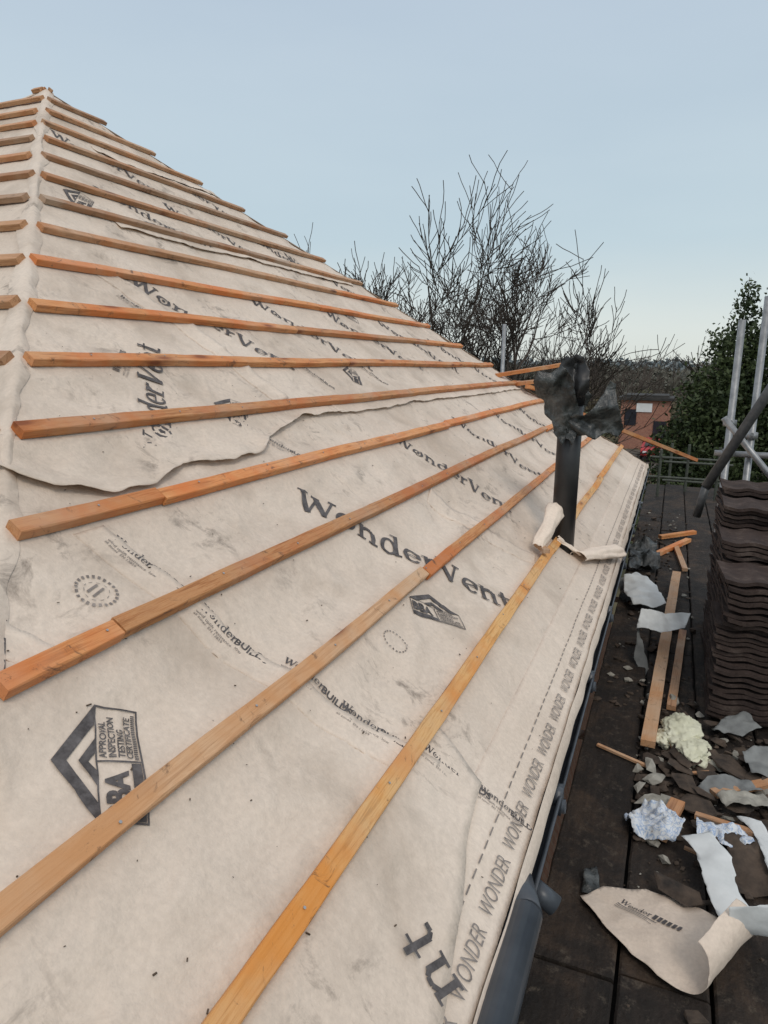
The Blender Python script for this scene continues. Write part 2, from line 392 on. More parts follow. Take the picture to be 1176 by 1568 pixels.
M_galv=simple('galvanised',(.35,.35,.36),(.5,.5,.5),40,.4,metal=.8)
g=Geo()
for k in range(12,18):
    v=V0+(17-k)*G; a,b=front_range(v); x=a+.3
    while x<b:
        p=RP(x,v+random.uniform(-.008,.008),.033); q=RP(x,v,.0345)
        g.tube(p,p+(q-RP(x,v,.033)),.0032,8); x+=.42+random.uniform(-.03,.03)
g.make('batten_nail',M_galv,house)
g=Geo()
for i in range(420):
    x=.5+random.random()**1.6*6; v=random.uniform(.02,2.6)
    if x<front_range(v)[0]: continue
    s=random.uniform(.0008,.0030); p=RP(x,v,und(x,v)+.005)
    g.box(p,(s*random.uniform(.8,3.5),s,s*.7),Matrix.Rotation(random.random()*3,3,'Z'))
g.make('grit',simple('grit_mat',(.05,.035,.025),(.14,.10,.07),50),house)

# ---------------------------------------------------------------- house walls, fascia, gutter
def brick(name,k=1.0):
    m,nt,b=mat(name,.9,.2)
    v=coords(nt); bt=N(nt,'ShaderNodeTexBrick'); bt.inputs['Scale'].default_value=4.4
    bt.inputs['Color1'].default_value=(.16*k,.060*k,.040*k,1); bt.inputs['Color2'].default_value=(.24*k,.10*k,.065*k,1); bt.inputs['Mortar'].default_value=(.3,.27,.23,1); bt.inputs['Mortar Size'].default_value=.02
    sx=N(nt,'ShaderNodeSeparateXYZ'); cb=N(nt,'ShaderNodeCombineXYZ'); ad=N(nt,'ShaderNodeMath',operation='ADD')
    nt.links.new(v,sx.inputs[0]); nt.links.new(sx.outputs[0],ad.inputs[0]); nt.links.new(sx.outputs[1],ad.inputs[1])
    nt.links.new(ad.outputs[0],cb.inputs[0]); nt.links.new(sx.outputs[2],cb.inputs[1]); nt.links.new(cb.outputs[0],bt.inputs['Vector'])
    nt.links.new(bt.outputs['Color'],b.inputs['Base Color']); return m
M_brick=brick('brick'); M_brick2=brick('outbuilding_brick',1.7)
GZ=-5.4
g=Geo(); g.box(((XL+XR)/2,Y1/2,(GZ-.25)/2),(XR-XL-.5,Y1-.5,-GZ-.25)); g.make('walls',M_brick,house)
M_fascia=simple('fascia_mat',(.02,.02,.022),(.04,.04,.045),5,.5)
g=Geo()
g.box(((XL+XR)/2,.075,-.14),(XR-XL-.1,.025,.24)); g.box(((XL+XR)/2,Y1-.075,-.14),(XR-XL-.1,.025,.24))
g.box((XL+.075,Y1/2,-.14),(.025,Y1-.2,.24)); g.box((XR-.075,Y1/2,-.14),(.025,Y1-.2,.24))
g.box(((XL+XR)/2,Y1/2,-.262),(XR-XL-.12,Y1-.12,.012)); g.make('fascia',M_fascia,house)
M_gut=simple('gutter_plastic',(.035,.043,.055),(.075,.085,.10),9,.4,.1,spec=.5)
def gutter(a,b,name,cy=-.035,cz=-.035,R=.062):
    vs=[];fs=[]; n=12; xs=[a+(b-a)*i/40 for i in range(41)]
    for x in xs:
        for i in range(n+1):
            an=math.pi*i/n; vs.append((x,cy+R*math.cos(an)*-1,cz-R*math.sin(an)))
        vs.append((x,cy+R+.001,cz+.010)); 
        vs.append((x,cy-R-.008,cz+.004))
    w=n+3
    for i in range(40):
        for k in range(n):
            q=i*w+k; fs.append((q,q+1,q+w+1,q+w))
        fs.append((i*w,i*w+w,i*w+w+n+2,i*w+n+2))
    o=mk(name,vs,fs,M_gut,house,True); md=o.modifiers.new('s','SOLIDIFY'); md.thickness=.004; return o
gutter(1.50,XR,'gutter',.012,-.075,.050)
g=Geo(); g.tube((-.3,-.040,-.035),(1.42,-.040,-.035),.040,20); g.tube((1.42,-.040,-.035),(1.56,-.012,-.05),.040,20,.018)
g.make('gutter_cover',M_gut,house,True)
g=Geo()
for x in (2.0,2.9,3.8,4.9,6.0,7.1,8.3):
    g.tube((x,.06,-.13),(x,-.055,-.12),.022,8); g.box((x,-.03,-.10),(.05,.03,.08))
g.tube((1.40,-.02,-.10),(1.32,-.02,-.17),.04,14); g.tube((1.34,-.03,-.15),(1.34,.08,-.52),.034,14)
g.tube((1.62,-.02,-.12),(1.62,-.085,-.16),.028,14)
g.make('gutter_bracket',M_gut,house,True)
g=Geo(); g.box((1.2,.13,-.45),(.9,.06,.35)); g.make('render_patch',simple('render',(.3,.31,.31),(.42,.43,.43),9),house)

# ---------------------------------------------------------------- vent pipe with torn plastic
M_black=simple('black_pvc',(.012,.012,.013),(.024,.024,.025),12,.42,.15,.003,spec=.5)
pipe=empty('vent_pipe',(4.06,.28,.2))
g=Geo(); g.tube((4.06,.28,.10),(4.06,.28,1.15),.068,28); g.tube((4.06,.28,1.02),(4.06,.28,1.20),.075,28)
g.tube((4.06,.28,1.20),(4.06,.28,1.27),.058,20); g.make('pipe',M_black,pipe,True)
m,nt,b=mat('torn_plastic',.30,.5)
v=coords(nt); f=noi(nt,v,9,5,.7,.8)
nt.links.new(ramp(nt,f,[(.3,(.012,.013,.013)),(.5,(.034,.038,.038)),(.68,(.12,.13,.13))]),b.inputs['Base Color']); bump(nt,b,noi(nt,v,26,5,.6,1.0),.7,.012)
M_rag=m
def crumple(name,poly,org,eu,ev,amp,parent,mat_,res=.012,seed=0,curl=None,solid=.001,freq=7,jag=.004):
    eu=Vector(eu).normalized(); ev=Vector(ev); ev=(ev-eu*ev.dot(eu)).normalized(); nn=eu.cross(ev)
    bm=bmesh.new()
    bm.faces.new([bm.verts.new((a,b,0)) for a,b in poly])
    slice_bm(bm,res)
    def F(a,b,up=0):
        h=amp*(noise.noise(Vector((a*freq,b*freq,seed)))+.6*abs(noise.noise(Vector((a*freq*2.3+3,b*freq*2.3,seed+5))))+.25*noise.noise(Vector((a*freq*5,b*freq*5,seed+8))))
        j=jag*noise.noise(Vector((a*60,b*60,seed)))+jag*2*noise.noise(Vector((a*14,b*14,seed+2)))
        if curl: a,b,dh=curl(a,b); h+=dh
        return Vector(org)+eu*(a+j)+ev*(b+j)+nn*(h+up)
    for v in bm.verts: v.co=F(v.co.x,v.co.y)
    me=bpy.data.meshes.new(name); bm.to_mesh(me); bm.free(); me.materials.append(mat_)
    me.polygons.foreach_set('use_smooth',[True]*len(me.polygons))
    o=bpy.data.objects.new(name,me); sc.collection.objects.link(o)
    if parent: o.parent=parent; o.matrix_parent_inverse=Matrix.Translation(-parent.location)
    if solid: md=o.modifiers.new('s','SOLIDIFY'); md.thickness=solid
    return o,F
eu=(.25,-1,0); ev=(-.15,0,1)
def pleat(cx,cy,k=9,am=.018):
    def c(a,b):
        an=math.atan2(b-cy,a-cx)+.25*nz(a*7,b*7,k); rr=math.hypot(a-cx,b-cy)
        return a,b,am*min(1,rr/.10)*math.sin(an*k)+.025*math.sin(rr*14)
    return c
crumple('torn_sheet_left',[(-.21,.22),(-.19,.28),(-.12,.27),(-.06,.31),(.0,.26),(.02,.14),(.05,.08),(.06,-.04),(.02,-.13),(-.01,-.09),(-.03,-.13),(-.07,-.08),(-.09,.0),(-.13,.03),(-.14,.10),(-.19,.14)],(3.96,.275,.93),eu,ev,.03,pipe,M_rag,seed=1,curl=pleat(0,.34,7,.016),freq=7)
crumple('torn_sheet_right',[(.02,.03),(.07,.02),(.12,.07),(.17,.13),(.20,.20),(.24,.18),(.245,.08),(.27,.02),(.30,-.07),(.27,-.11),(.20,-.085),(.14,-.12),(.09,-.09),(.03,-.12),(-.02,-.08),(-.03,-.02)],(3.98,.27,.955),eu,ev,.035,pipe,M_rag,seed=4,curl=pleat(-.04,.0,8,.022),freq=6)
crumple('torn_sheet_top',[(-.085,.0),(-.08,.08),(-.05,.13),(-.02,.11),(.01,.14),(.05,.12),(.085,.05),(.08,-.06),(.03,-.12),(-.05,-.10)],(3.98,.27,1.16),eu,ev,.04,pipe,M_black,seed=6,curl=pleat(0,-.14,7,.018),freq=8)
crumple('torn_sheet_back',[(-.08,.0),(-.07,.12),(-.02,.16),(.05,.10),(.09,.04),(.05,-.05),(.0,-.08)],(4.15,.27,1.02),eu,ev,.04,pipe,M_rag,seed=9,freq=6)

M_white=membrane('membrane_white_side',1.25,.15)
def roll(name,a,b,r0,r1,mat_,arc=270,start=0,parent=None,flare=.0,seed=0,flat=1.0):
    a=Vector(a);b=Vector(b); d=(b-a).normalized(); up=Vector((0,0,1)); e1=d.cross(up).normalized(); e2=e1.cross(d)
    vs=[];fs=[];n=30;m_=24
    for i in range(m_+1):
        t=i/m_; p=a.lerp(b,t); r=r0+(r1-r0)*t
        for k in range(n+1):
            an=math.radians(start+arc*k/n+18*nz(t*3,seed)); rr=r*(1+flare*(k/n)+.22*nz(k*.2,t*4,seed)); vs.append(p+e1*math.cos(an)*rr+e2*math.sin(an)*rr*flat+d*(.03*nz(k*.15,i*.1+seed)))
    for i in range(m_):
        for k in range(n): q=i*(n+1)+k; fs.append((q,q+1,q+n+2,q+n+1))
    o=mk(name,vs,fs,mat_,parent,True); md=o.modifiers.new('s','SOLIDIFY'); md.thickness=.0015; return o
roll('membrane_upstand',RP(3.58,.44,.02),RP(4.02,.49,.13),.022,.040,M_white,170,-50,house,.9,1)
roll('membrane_upstand',RP(4.00,.22,.015),RP(4.62,.02,.02),.035,.055,M_white,190,-10,house,.9,5,.75)
roll('membrane_upstand',RP(3.98,.40,.01),RP(4.05,.24,.01),.05,.03,M_white,120,20,house,.5,9,.6)
g=Geo(); g.box(RP(3.62,.43,.040),(.16,.035,.022),Matrix.Rotation(.5,3,'Z')); g.make('membrane_offcut_batten',M_woodP,house)

def plank(name,a,b,w,t,m,parent=None,roll=0):
    a=Vector(a);b=Vector(b); d=b-a; L=d.length; n=max(2,int(L/.1)); vs=[];fs=[]
    for i in range(n+1):
        x=L*i/n; j=.002*nz(x*5,w*100)
        for y,z in((-w/2,-t/2),(w/2,-t/2),(w/2,t/2),(-w/2,t/2)): vs.append((x,y+j,z+j))
    for i in range(n):
        for k in range(4):
            q=i*4+k;q2=i*4+(k+1)%4; fs.append((q,q+4,q2+4,q2))
    fs.append((0,1,2,3)); fs.append((n*4+3,n*4+2,n*4+1,n*4))
    me=bpy.data.meshes.new(name); me.from_pydata(vs,[],fs); me.materials.append(m)
    o=bpy.data.objects.new(name,me); sc.collection.objects.link(o)
    o.rotation_mode='QUATERNION'; q=d.to_track_quat('X','Z')
    o.rotation_quaternion=q@Quaternion((1,0,0),roll); o.location=a
    if parent: o.parent=parent
    return o
plank('loose_timber_batten',(8.6,1.05,.78),(10.6,-.62,-.04),.06,.045,M_wood)
plank('loose_timber_batten',(7.75,1.62,1.12),(8.7,1.02,1.25),.06,.04,M_wood)
plank('loose_timber_batten',(7.9,1.42,1.03),(8.5,1.2,1.06),.09,.04,M_wood)
plank('loose_timber_batten',(8.0,1.30,1.0),(9.3,.85,.80),.06,.04,M_wood)
plank('loose_timber_batten',(8.3,1.15,.93),(8.9,.88,.80),.07,.04,M_wood)

# ---------------------------------------------------------------- scaffold deck
DZ=-.7
m,nt,b=mat('deck_board',.8,.35); v=coords(nt,(1,1,1)); 
f1=noi(nt,v,3,7,.7,.6); f2=noi(nt,coords(nt,(2,22,10)),3,4,.6)
c=ramp(nt,f1,[(.3,(.009,.008,.007)),(.5,(.026,.019,.015)),(.66,(.065,.043,.029)),(.78,(.12,.085,.06))])
c=mix(nt,.45,c,ramp(nt,f2,[(.3,(.4,.4,.4)),(.7,(1.4,1.4,1.4))]),'MULTIPLY')
c=mix(nt,ramp(nt,noi(nt,v,19,6,.78),[(.55,(0,0,0)),(.72,(.7,.7,.7))]),c,(.13,.105,.08))
nt.links.new(c,b.inputs['Base Color']); bump(nt,b,noi(nt,v,12,6,.7),.9,.02); M_deck=m
deck=empty('scaffold_deck')
ys=[.035,-.25,-.535,-.82,-1.105,-1.39,-1.675]
joints=[[ -2.,2.0,5.9,9.6,12.4],[-2.,2.04,4.9,8.8,12.4],[-2.,1.93,3.2,7.0,12.4],[-2.,1.85,4.2,8.,12.4],[-2.,3.,7,12.4],[-2.,4.,8.,12.4]]
for r_ in range(6):
    for i in range(len(joints[r_])-1):
        a,bx=joints[r_][i],joints[r_][i+1]; y1,y0=ys[r_],ys[r_+1]
        n=int((bx-a)/.08); vs=[];fs=[]
        dz=random.uniform(-.010,.010)
        for k in range(n+1):
            x=a+.006+(bx-a-.012)*k/n; e=.006*nz(x*3,r_*7)+.004*nz(x*11,r_*7+3); e3=.006*nz(x*9,r_*5+3); zz=DZ+dz+.004*nz(x*1.5,r_)
            vs+=[(x,y0+.006+e,zz-.04),(x,y0+.006+e,zz-.006),(x,y0+.014+e,zz),(x,y1-.014+e3,zz),(x,y1-.006+e3,zz-.006),(x,y1-.006+e3,zz-.04)]
        for k in range(n):
            for q in range(6):
                p=k*6+q;p2=k*6+(q+1)%6; fs.append((p,p+6,p2+6,p2))
        fs+=[tuple(range(6)),tuple(range(n*6+5,n*6-1,-1))]
        mk('board',vs,fs,M_deck,deck)
# added near-black sheet under the boards, standing in for shade in the joints
mk('joint_shade_sheet',[(-2,.02,DZ-.06),(12.4,.02,DZ-.06),(12.4,-1.67,DZ-.06),(-2,-1.67,DZ-.06)],[(3,2,1,0)],flatmat('joint_shade_dark',(.012,.011,.010)),deck)
M_tube=simple('galv_tube',(.22,.23,.24),(.38,.39,.40),20,.45,.2,.003,spec=.5,metal=.5)
M_tubeD=simple('dark_tube',(.07,.075,.08),(.13,.135,.14),20,.5,.2,.003,metal=.3)
M_green=simple('dull_paint_tube',(.05,.055,.045),(.10,.11,.09),20,.5)
scaf=empty('scaffold')
def coupler(g,p,s=.045):
    g.box(p,(s*1.6,s*1.5,s*1.2),Matrix.Rotation(.4,3,'Z')); g.tube(Vector(p)+Vector((0,-s,-s*.2)),Vector(p)+Vector((0,s*1.2,-s*.2)),s*.35,8); g.tube(Vector(p)+Vector((-s*1.1,0,s*.3)),Vector(p)+Vector((s*1.1,0,s*.3)),s*.3,8)
g=Geo()
R_=.027
g.tube((6.2,-.69,GZ),(6.2,-.69,1.60),R_); g.tube((6.3,-.86,GZ),(6.3,-.86,1.78),R_)
g.tube((12.0,2.52,GZ),(12.0,2.52,1.92),.034); g.tube((10.9,-1.62,GZ),(10.9,-1.62,.4),R_); g.tube((1.2,-1.75,GZ),(1.2,-1.75,1.2),R_)
g.tube((5.9,-.62,.86),(5.9,-1.25,.12),.024); 
g.tube((6.25,-.60,.55),(6.25,-2.,.55),.024)
for x in(1.2,3.7,6.2,8.6,11):
    g.tube((x,.15,DZ-.095),(x,-1.8,DZ-.095),.026)
g.tube((-1,-1.75,DZ-.15),(12.4,-1.75,DZ-.15),.026)
for p in((6.2,-.69,.80),(6.3,-.86,.70),(6.22,-.70,.56),(12,2.52,.9)): coupler(g,p)
g.make('tubes',M_tube,scaf,True)
g=Geo(); g.tube((5.75,-1.30,1.95),(5.75,-.54,.34),.036); g.tube((5.75,-.54,.34),(5.78,-.50,.10),.03); g.make('brace_tube',M_tubeD,scaf,True)
g=Geo()
for x,y in((11.2,-.15),(11.9,-.55),(11.2,-.95),(12.4,-.30)): g.tube((x,y,GZ),(x,y,.0+.1*random.random()),.022)
for z in(-.10,-.40): g.tube((11.2,-.0,z),(11.2,-1.1,z),.018)
for z in(-.25,-.55): g.tube((11.9,-.2,z),(11.9,-1.2,z),.018)
g.make('guard_frame',M_green,scaf)

# ---------------------------------------------------------------- tile stacks
m,nt,b=mat('concrete_tile',.85,.25); v=coords(nt)
f1=noi(nt,v,9,6,.7)
c=ramp(nt,f1,[(.3,(.030,.021,.019)),(.55,(.060,.042,.036)),(.75,(.13,.10,.085))])
nt.links.new(c,b.inputs['Base Color']); bump(nt,b,noi(nt,v,60,4,.7),.7,.006); M_tile=m
def tile_geo(g,c,rot,w=.33,l=.40,t=.020,tilt=0):
    n=26; R=Matrix.Rotation(rot,3,'Z')@Matrix.Rotation(tilt,3,'X'); vs=[]
    for xx in(-l/2,l/2):
        for i in range(n+1):
            y=-w/2+w*i/n; z=.0065*math.cos(y/w*math.pi*4)+ (.005 if i in(0,n) else 0)
            for dz in(0,t): vs.append(Vector(c)+R@Vector((xx+.003*nz(y*40,c[2]*30),y,z+dz)))
    k=2*(n+1); fs=[]
    for i in range(n):
        a=i*2; fs+=[(a+1,a+3,k+a+3,k+a+1),(a,k+a,k+a+2,a+2),(a,a+2,a+3,a+1),(k+a,k+a+1,k+a+3,k+a+2)]
    fs+=[(0,1,k+1,k),(2*n,k+2*n,k+2*n+1,2*n+1)]
    g.add(vs,fs)
def stack(x,y,top,seed):
    rg=random.Random(seed); g=Geo(); z=DZ+.02; ox=0;oy=0
    while z<top:
        if rg.random()<.15: ox=rg.uniform(-.035,.02); oy=rg.uniform(-.015,.015)
        tile_geo(g,(x+ox+rg.uniform(-.016,.012),y+oy+rg.uniform(-.010,.010),z),rg.uniform(-.05,.05)+.03,tilt=rg.uniform(-.015,.015)); z+=rg.choice((.027,.028,.030,.037))
    o=g.make('roof_tile_stack',M_tile); return o
stack(4.17,-.755,.12,1); stack(4.17,-1.10,.08,2)
stack(4.62,-.765,.24,3); stack(4.62,-1.11,.27,4); stack(5.07,-.77,.35,5); stack(5.07,-1.12,.38,6); stack(5.5,-.79,.42,7); stack(5.5,-1.13,.45,8)

# ---------------------------------------------------------------- debris
M_slate=simple('rubble_mat',(.03,.025,.022),(.11,.08,.06),12,.9,.6,.02)
M_rub2=simple('mortar_mat',(.20,.19,.165),(.42,.40,.35),14,.9,.6,.02)
M_foam=simple('insulation_foam',(.58,.57,.42),(.74,.73,.58),9,.9,.6,.03)
M_paper=simple('paper_white',(.58,.60,.60),(.74,.76,.76),8,.7,.4,.01)
M_gfelt=simple('grey_felt',(.13,.135,.135),(.26,.27,.265),8,.8,.4,.01)
m,nt,b=mat('packet_print',.6,.4); v=coords(nt); f=noi(nt,v,24,3,.5,2)
nt.links.new(ramp(nt,f,[(.48,(.66,.69,.72)),(.54,(.26,.38,.58)),(.6,(.64,.67,.72))]),b.inputs['Base Color']); bump(nt,b,f,.4,.01); M_packet=m
def rock(g,c,s,flat=1.0,rg=random,el=1):
    bm=bmesh.new()
    for i in range(14):
        d=Vector((rg.gauss(0,1),rg.gauss(0,1),rg.gauss(0,1))).normalized(); bm.verts.new((d.x*s*rg.uniform(.7,1.2)*el,d.y*s*rg.uniform(.5,1.1),d.z*s*flat))
    bmesh.ops.convex_hull(bm,input=bm.verts); bm.verts.ensure_lookup_table()
    used=[v for v in bm.verts if v.link_faces]; ix={v:i for i,v in enumerate(used)}; R=Matrix.Rotation(rg.random()*6,3,'Z')@Matrix.Rotation(rg.uniform(-.3,.3),3,'X')
    g.add([Vector(c)+R@v.co for v in used],[tuple(ix[v] for v in f.verts) for f in bm.faces]); bm.free()
rg=random.Random(11)
gd,gl=Geo(),Geo()
for i in range(1100):
    x=rg.choice((rg.gauss(3.1,.42),rg.gauss(3.5,.35),rg.uniform(1.5,10)))
    y=rg.uniform(-1.2,-.24) if x<3.9 else rg.uniform(-.55,0.0)
    s=abs(rg.gauss(.011,.014))+.003
    if x<2.6 and y>-.5: s=min(s,.006)
    rock(gd if rg.random()<.78 else gl,(x,y,DZ+s*.4),s,rg.uniform(.25,.8),rg)
for i in range(48):
    x=rg.gauss(3.3,.38); y=rg.uniform(-1.1,-.43); s=rg.uniform(.04,.10); rock(gd,(x,y,DZ+.02+rg.random()*.05),s,.13,rg,1.4)
for (x,y,s) in((3.30,-.31,.055),(3.1,-.28,.04),(3.0,-.34,.07),(2.93,-.40,.065),(3.05,-.38,.05),(3.55,-.27,.035),(2.82,-.38,.05),(3.2,-.33,.05),(3.45,-.62,.06),(3.3,-.80,.07)): rock(gl,(x,y,DZ+.03),s,.35,rg,1.3)
gd.make('rubble',M_slate); gl.make('mortar_rubble',M_rub2)
# insulation foam: lumpy irregular blobs from displaced spheres
bm=bmesh.new()
for (cx,cy,cz,sx,sy,sz,sd_) in ((3.68,-.45,DZ+.05,.15,.10,.06,1),(3.50,-.50,DZ+.045,.12,.09,.05,2),(3.60,-.38,DZ+.03,.08,.06,.04,3)):
    r=bmesh.ops.create_icosphere(bm,subdivisions=5,radius=1)
    for v in r['verts']:
        p=v.co.copy(); k=1+.35*noise.noise(p*1.6+Vector((sd_*7,0,0)))+.16*noise.noise(p*5+Vector((sd_*3,0,0)))+.08*noise.noise(p*12)
        v.co=Vector((cx+p.x*k*sx,cy+p.y*k*sy,max(DZ+.003,cz+p.z*k*sz)))
me=bpy.data.meshes.new('insulation_foam'); bm.to_mesh(me); bm.free(); me.materials.append(M_foam); o=bpy.data.objects.new('insulation_foam',me); sc.collection.objects.link(o)
me.polygons.foreach_set('use_smooth',[True]*len(me.polygons))
plank('timber_offcut',(3.46,-.29,DZ+.06),(6.6,-.42,DZ+.10),.07,.035,M_woodP)
plank('timber_offcut',(4.0,-.40,DZ+.02),(5.3,-.47,DZ+.02),.05,.03,M_woodT)
plank('timber_offcut',(7.4,-.2,DZ+.03),(8.3,-.55,DZ+.03),.06,.04,M_wood)
plank('timber_offcut',(8.3,-.25,DZ+.03),(8.6,-.62,DZ+.06),.06,.04,M_wood)
plank('timber_offcut',(7.0,-.5,DZ+.03),(7.9,-.42,DZ+.03),.05,.03,M_woodP)
plank('timber_offcut',(2.75,-.36,DZ+.04),(3.0,-.43,DZ+.06),.06,.03,M_woodT)
plank('timber_offcut',(2.95,-.50,DZ+.05),(2.9,-.72,DZ+.06),.03,.02,M_woodT)
plank('timber_offcut',(3.15,-.58,DZ+.05),(3.35,-.85,DZ+.06),.05,.02,M_woodT)
plank('timber_offcut',(3.42,-.05,DZ+.02),(3.30,-.33,DZ+.02),.018,.012,M_woodT)
for i in range(16):
    x=rg.gauss(3.1,.4); y=rg.uniform(-1.1,-.4); a=rg.random()*6; L=rg.uniform(.06,.2)
    plank('wood_splinter',(x,y,DZ+.03),(x+L*math.cos(a),y+L*math.sin(a),DZ+.05),.016,.008,rg.choice((M_woodT,M_slate,M_woodT)))
def tocyl(R,u0,side=1):
    def c(a,b):
        if a>u0:
            t=(a-u0)/R; return u0+R*math.sin(t),b,side*R*(1-math.cos(t))
        return a,b,0
    return c
def scrap(*a,**k): return crumple('membrane_scrap',*a,**k)
o,F=scrap([(0,0),(.02,.12),(.12,.24),(.30,.29),(.44,.27),(.66,.22),(.66,-.03),(.36,-.08),(.15,-.05)],(2.30,-.10,DZ+.03),(-.50,-.86,.0),(.86,-.50,0),.035,None,M_felt2,.014,2,tocyl(.085,.42,1),freq=2.5,jag=.002)
bm=bmesh.new()
for i,p in enumerate(slab_polys('Wonder',.035)+[rect(0,-.012,.15,-.009),rect(0,-.020,.12,-.018),rect(0,-.028,.14,-.026)]+[rect(.125+.018*i,0,.138+.018*i,.024) for i in range(6)]):
    bm.faces.new([bm.verts.new((a*.95+.10,b+.10+a*.1,i*.00003)) for a,b in p])
slice_bm(bm,.014)
for v in bm.verts: v.co=F(v.co.x,v.co.y,.003+v.co.z)
me=bpy.data.meshes.new('offcut_print'); bm.to_mesh(me); bm.free(); me.materials.append(M_ink); po=bpy.data.objects.new('offcut_print',me); sc.collection.objects.link(po); po.parent=o
scrap([(0,0),(.10,.03),(.30,.02),(.50,.04),(.66,.02),(.68,.17),(.50,.19),(.30,.13),(.12,.15),(-.02,.12)],(2.72,-.44,DZ+.09),(-.80,-.18,-.03),(.18,-.9,.1),.03,None,M_paper,.014,5,tocyl(.13,.42,1),freq=2.6)
scrap([(0,0),(.10,.03),(.42,-.01),(.50,.05),(.3,.09),(.05,.08)],(2.98,-.66,DZ+.07),(-.9,-.25,0),(.3,-.9,.3),.03,None,M_paper,.014,8,freq=4)
crumple('plastic_packet',[(0,0),(.16,-.03),(.21,.06),(.18,.15),(.06,.20),(-.03,.12)],(2.74,-.26,DZ+.04),(.1,-.9,.1),(.9,.1,.1),.06,None,M_packet,.009,11,freq=11)
crumple('plastic_packet',[(0,0),(.14,-.03),(.22,.02),(.20,.10),(.02,.12)],(2.78,-.50,DZ+.05),(.1,-.9,.05),(.9,.1,.1),.06,None,M_packet,.009,14,freq=11)
scrap([(0,0),(.15,-.04),(.32,.02),(.40,.16),(.22,.13),(.05,.14)],(4.62,-.16,DZ+.24),(.3,-.9,.0),(.6,.3,.45),.05,None,M_paper,.012,17,freq=4)
scrap([(0,0),(.05,-.22),(.07,-.42),(.03,-.42),(-.03,-.2)],(4.66,-.17,DZ+.24),(.3,-.9,.0),(.3,.3,.9),.03,None,M_gfelt,.012,19,freq=5)
scrap([(0,0),(.18,-.03),(.26,.05),(.25,.4),(.12,.62),(.0,.5),(-.03,.25)],(5.6,-.10,DZ+.08),(.2,-.9,.0),(1,.1,.08),.06,None,M_paper,.02,23,freq=3)
scrap([(0,0),(.14,-.03),(.2,.1),(.1,.3),(.0,.3)],(5.9,.0,DZ+.06),(.2,-.9,.0),(1,.1,.08),.06,None,M_gfelt,.02,25,freq=4)
scrap([(0,0),(.14,-.03),(.2,.1),(.1,.2),(.0,.15)],(3.35,-.75,DZ+.08),(.2,-.9,.0),(1,.1,.2),.05,None,M_gfelt,.014,27,freq=5)
scrap([(0,0),(.2,-.03),(.22,.07),(.1,.1),(.0,.08)],(3.0,-.62,DZ+.09),(.5,-.9,.0),(1,.4,.2),.05,None,M_rub2,.012,37,freq=6)
scrap([(0,0),(.12,-.03),(.25,.03),(.2,.14),(.08,.1)],(3.75,-.60,DZ+.06),(.2,-.9,.0),(1,.1,.2),.05,None,M_gfelt,.012,47,freq=6)
scrap([(0,0),(.12,-.03),(.3,.03),(.25,.10),(.08,.09)],(3.15,-.50,DZ+.05),(.2,-.9,.0),(1,.1,.2),.04,None,M_gfelt,.012,49,freq=6)
crumple('black_plastic_scrap',[(0,0),(.08,.0),(.07,.13),(.02,.11)],(2.33,-.10,DZ+.02),(.2,-.9,.0),(1,.1,.08),.03,None,M_rag,.01,29,freq=9)
crumple('black_plastic_scrap',[(0,0),(.3,.0),(.35,.6),(.05,.5)],(6.8,.0,DZ+.05),(.2,-.9,.0),(1,.1,.2),.10,None,M_rag,.02,31,freq=6)
crumple('black_plastic_scrap',[(0,0),(.2,.0),(.25,.3),(.05,.3)],(2.55,-.62,DZ+.03),(.2,-.9,.0),(1,.1,.1),.05,None,M_slate,.02,41,freq=6)

# ---------------------------------------------------------------- vegetation
def tubes_to_mesh(name,segs,mat_):
    V=[];F=[]
    for (a,b,r1,r2,n) in segs:
        d=b-a
        if d.length<1e-5: continue
        d.normalize(); t=Vector((0,0,1)) if abs(d.z)<.9 else Vector((1,0,0)); e1=d.cross(t).normalized(); e2=d.cross(e1)
        k=len(V)
        for p,r in((a,r1),(b,r2)):
            for i in range(n):
                an=2*math.pi*i/n; q=p+e1*(math.cos(an)*r)+e2*(math.sin(an)*r); V.append((q.x,q.y,q.z))
        for i in range(n): F.append((k+i,k+(i+1)%n,k+n+(i+1)%n,k+n+i))
    return mk(name,V,F,mat_,None,True)
def grow(segs,rg,p,d,L,r,lev,maxlev,up,spread,kids,rmin):
    n=5 if lev<2 else 4; st=L/n; pos=p.copy(); dr=d.copy(); pts=[(pos.copy(),r,dr.copy())]
    for i in range(n):
        dr=(dr+Vector((rg.gauss(0,.14),rg.gauss(0,.14),rg.gauss(0,.09)+up*(.6 if lev else .1)))).normalized()
        nr=max(rmin,r*(1-.6*(i+1)/n)); nxt=pos+dr*st
        segs.append((pos.copy(),nxt.copy(),pts[-1][1],nr,7 if lev==0 else (5 if lev==1 else 3)))
        pos=nxt; pts.append((pos.copy(),nr,dr.copy()))
    if lev>=maxlev: return
    kk=kids if lev else kids+1
    for k in range(kk):
        i=(rg.uniform(.30,1) if lev==0 else rg.uniform(.15,1))*n*.999; q=pts[int(i)]; q2=pts[int(i)+1]; f=i-int(i)
        pp=q[0].lerp(q2[0],f)
        ax=Vector((rg.gauss(0,1),rg.gauss(0,1),rg.gauss(0,1))).cross(q[2]).normalized()
        sp=spread*rg.uniform(.6,1.35)
        nd=(q[2]*math.cos(sp)+ax*math.sin(sp)).normalized()
        grow(segs,rg,pp,nd,L*rg.uniform(.42,.74),max(rmin,q[1]*.55),lev+1,maxlev,up,spread,kids,rmin)
M_bark=flatmat('bark',(.062,.050,.042))
M_twig=flatmat('twig_far',(.11,.09,.075))
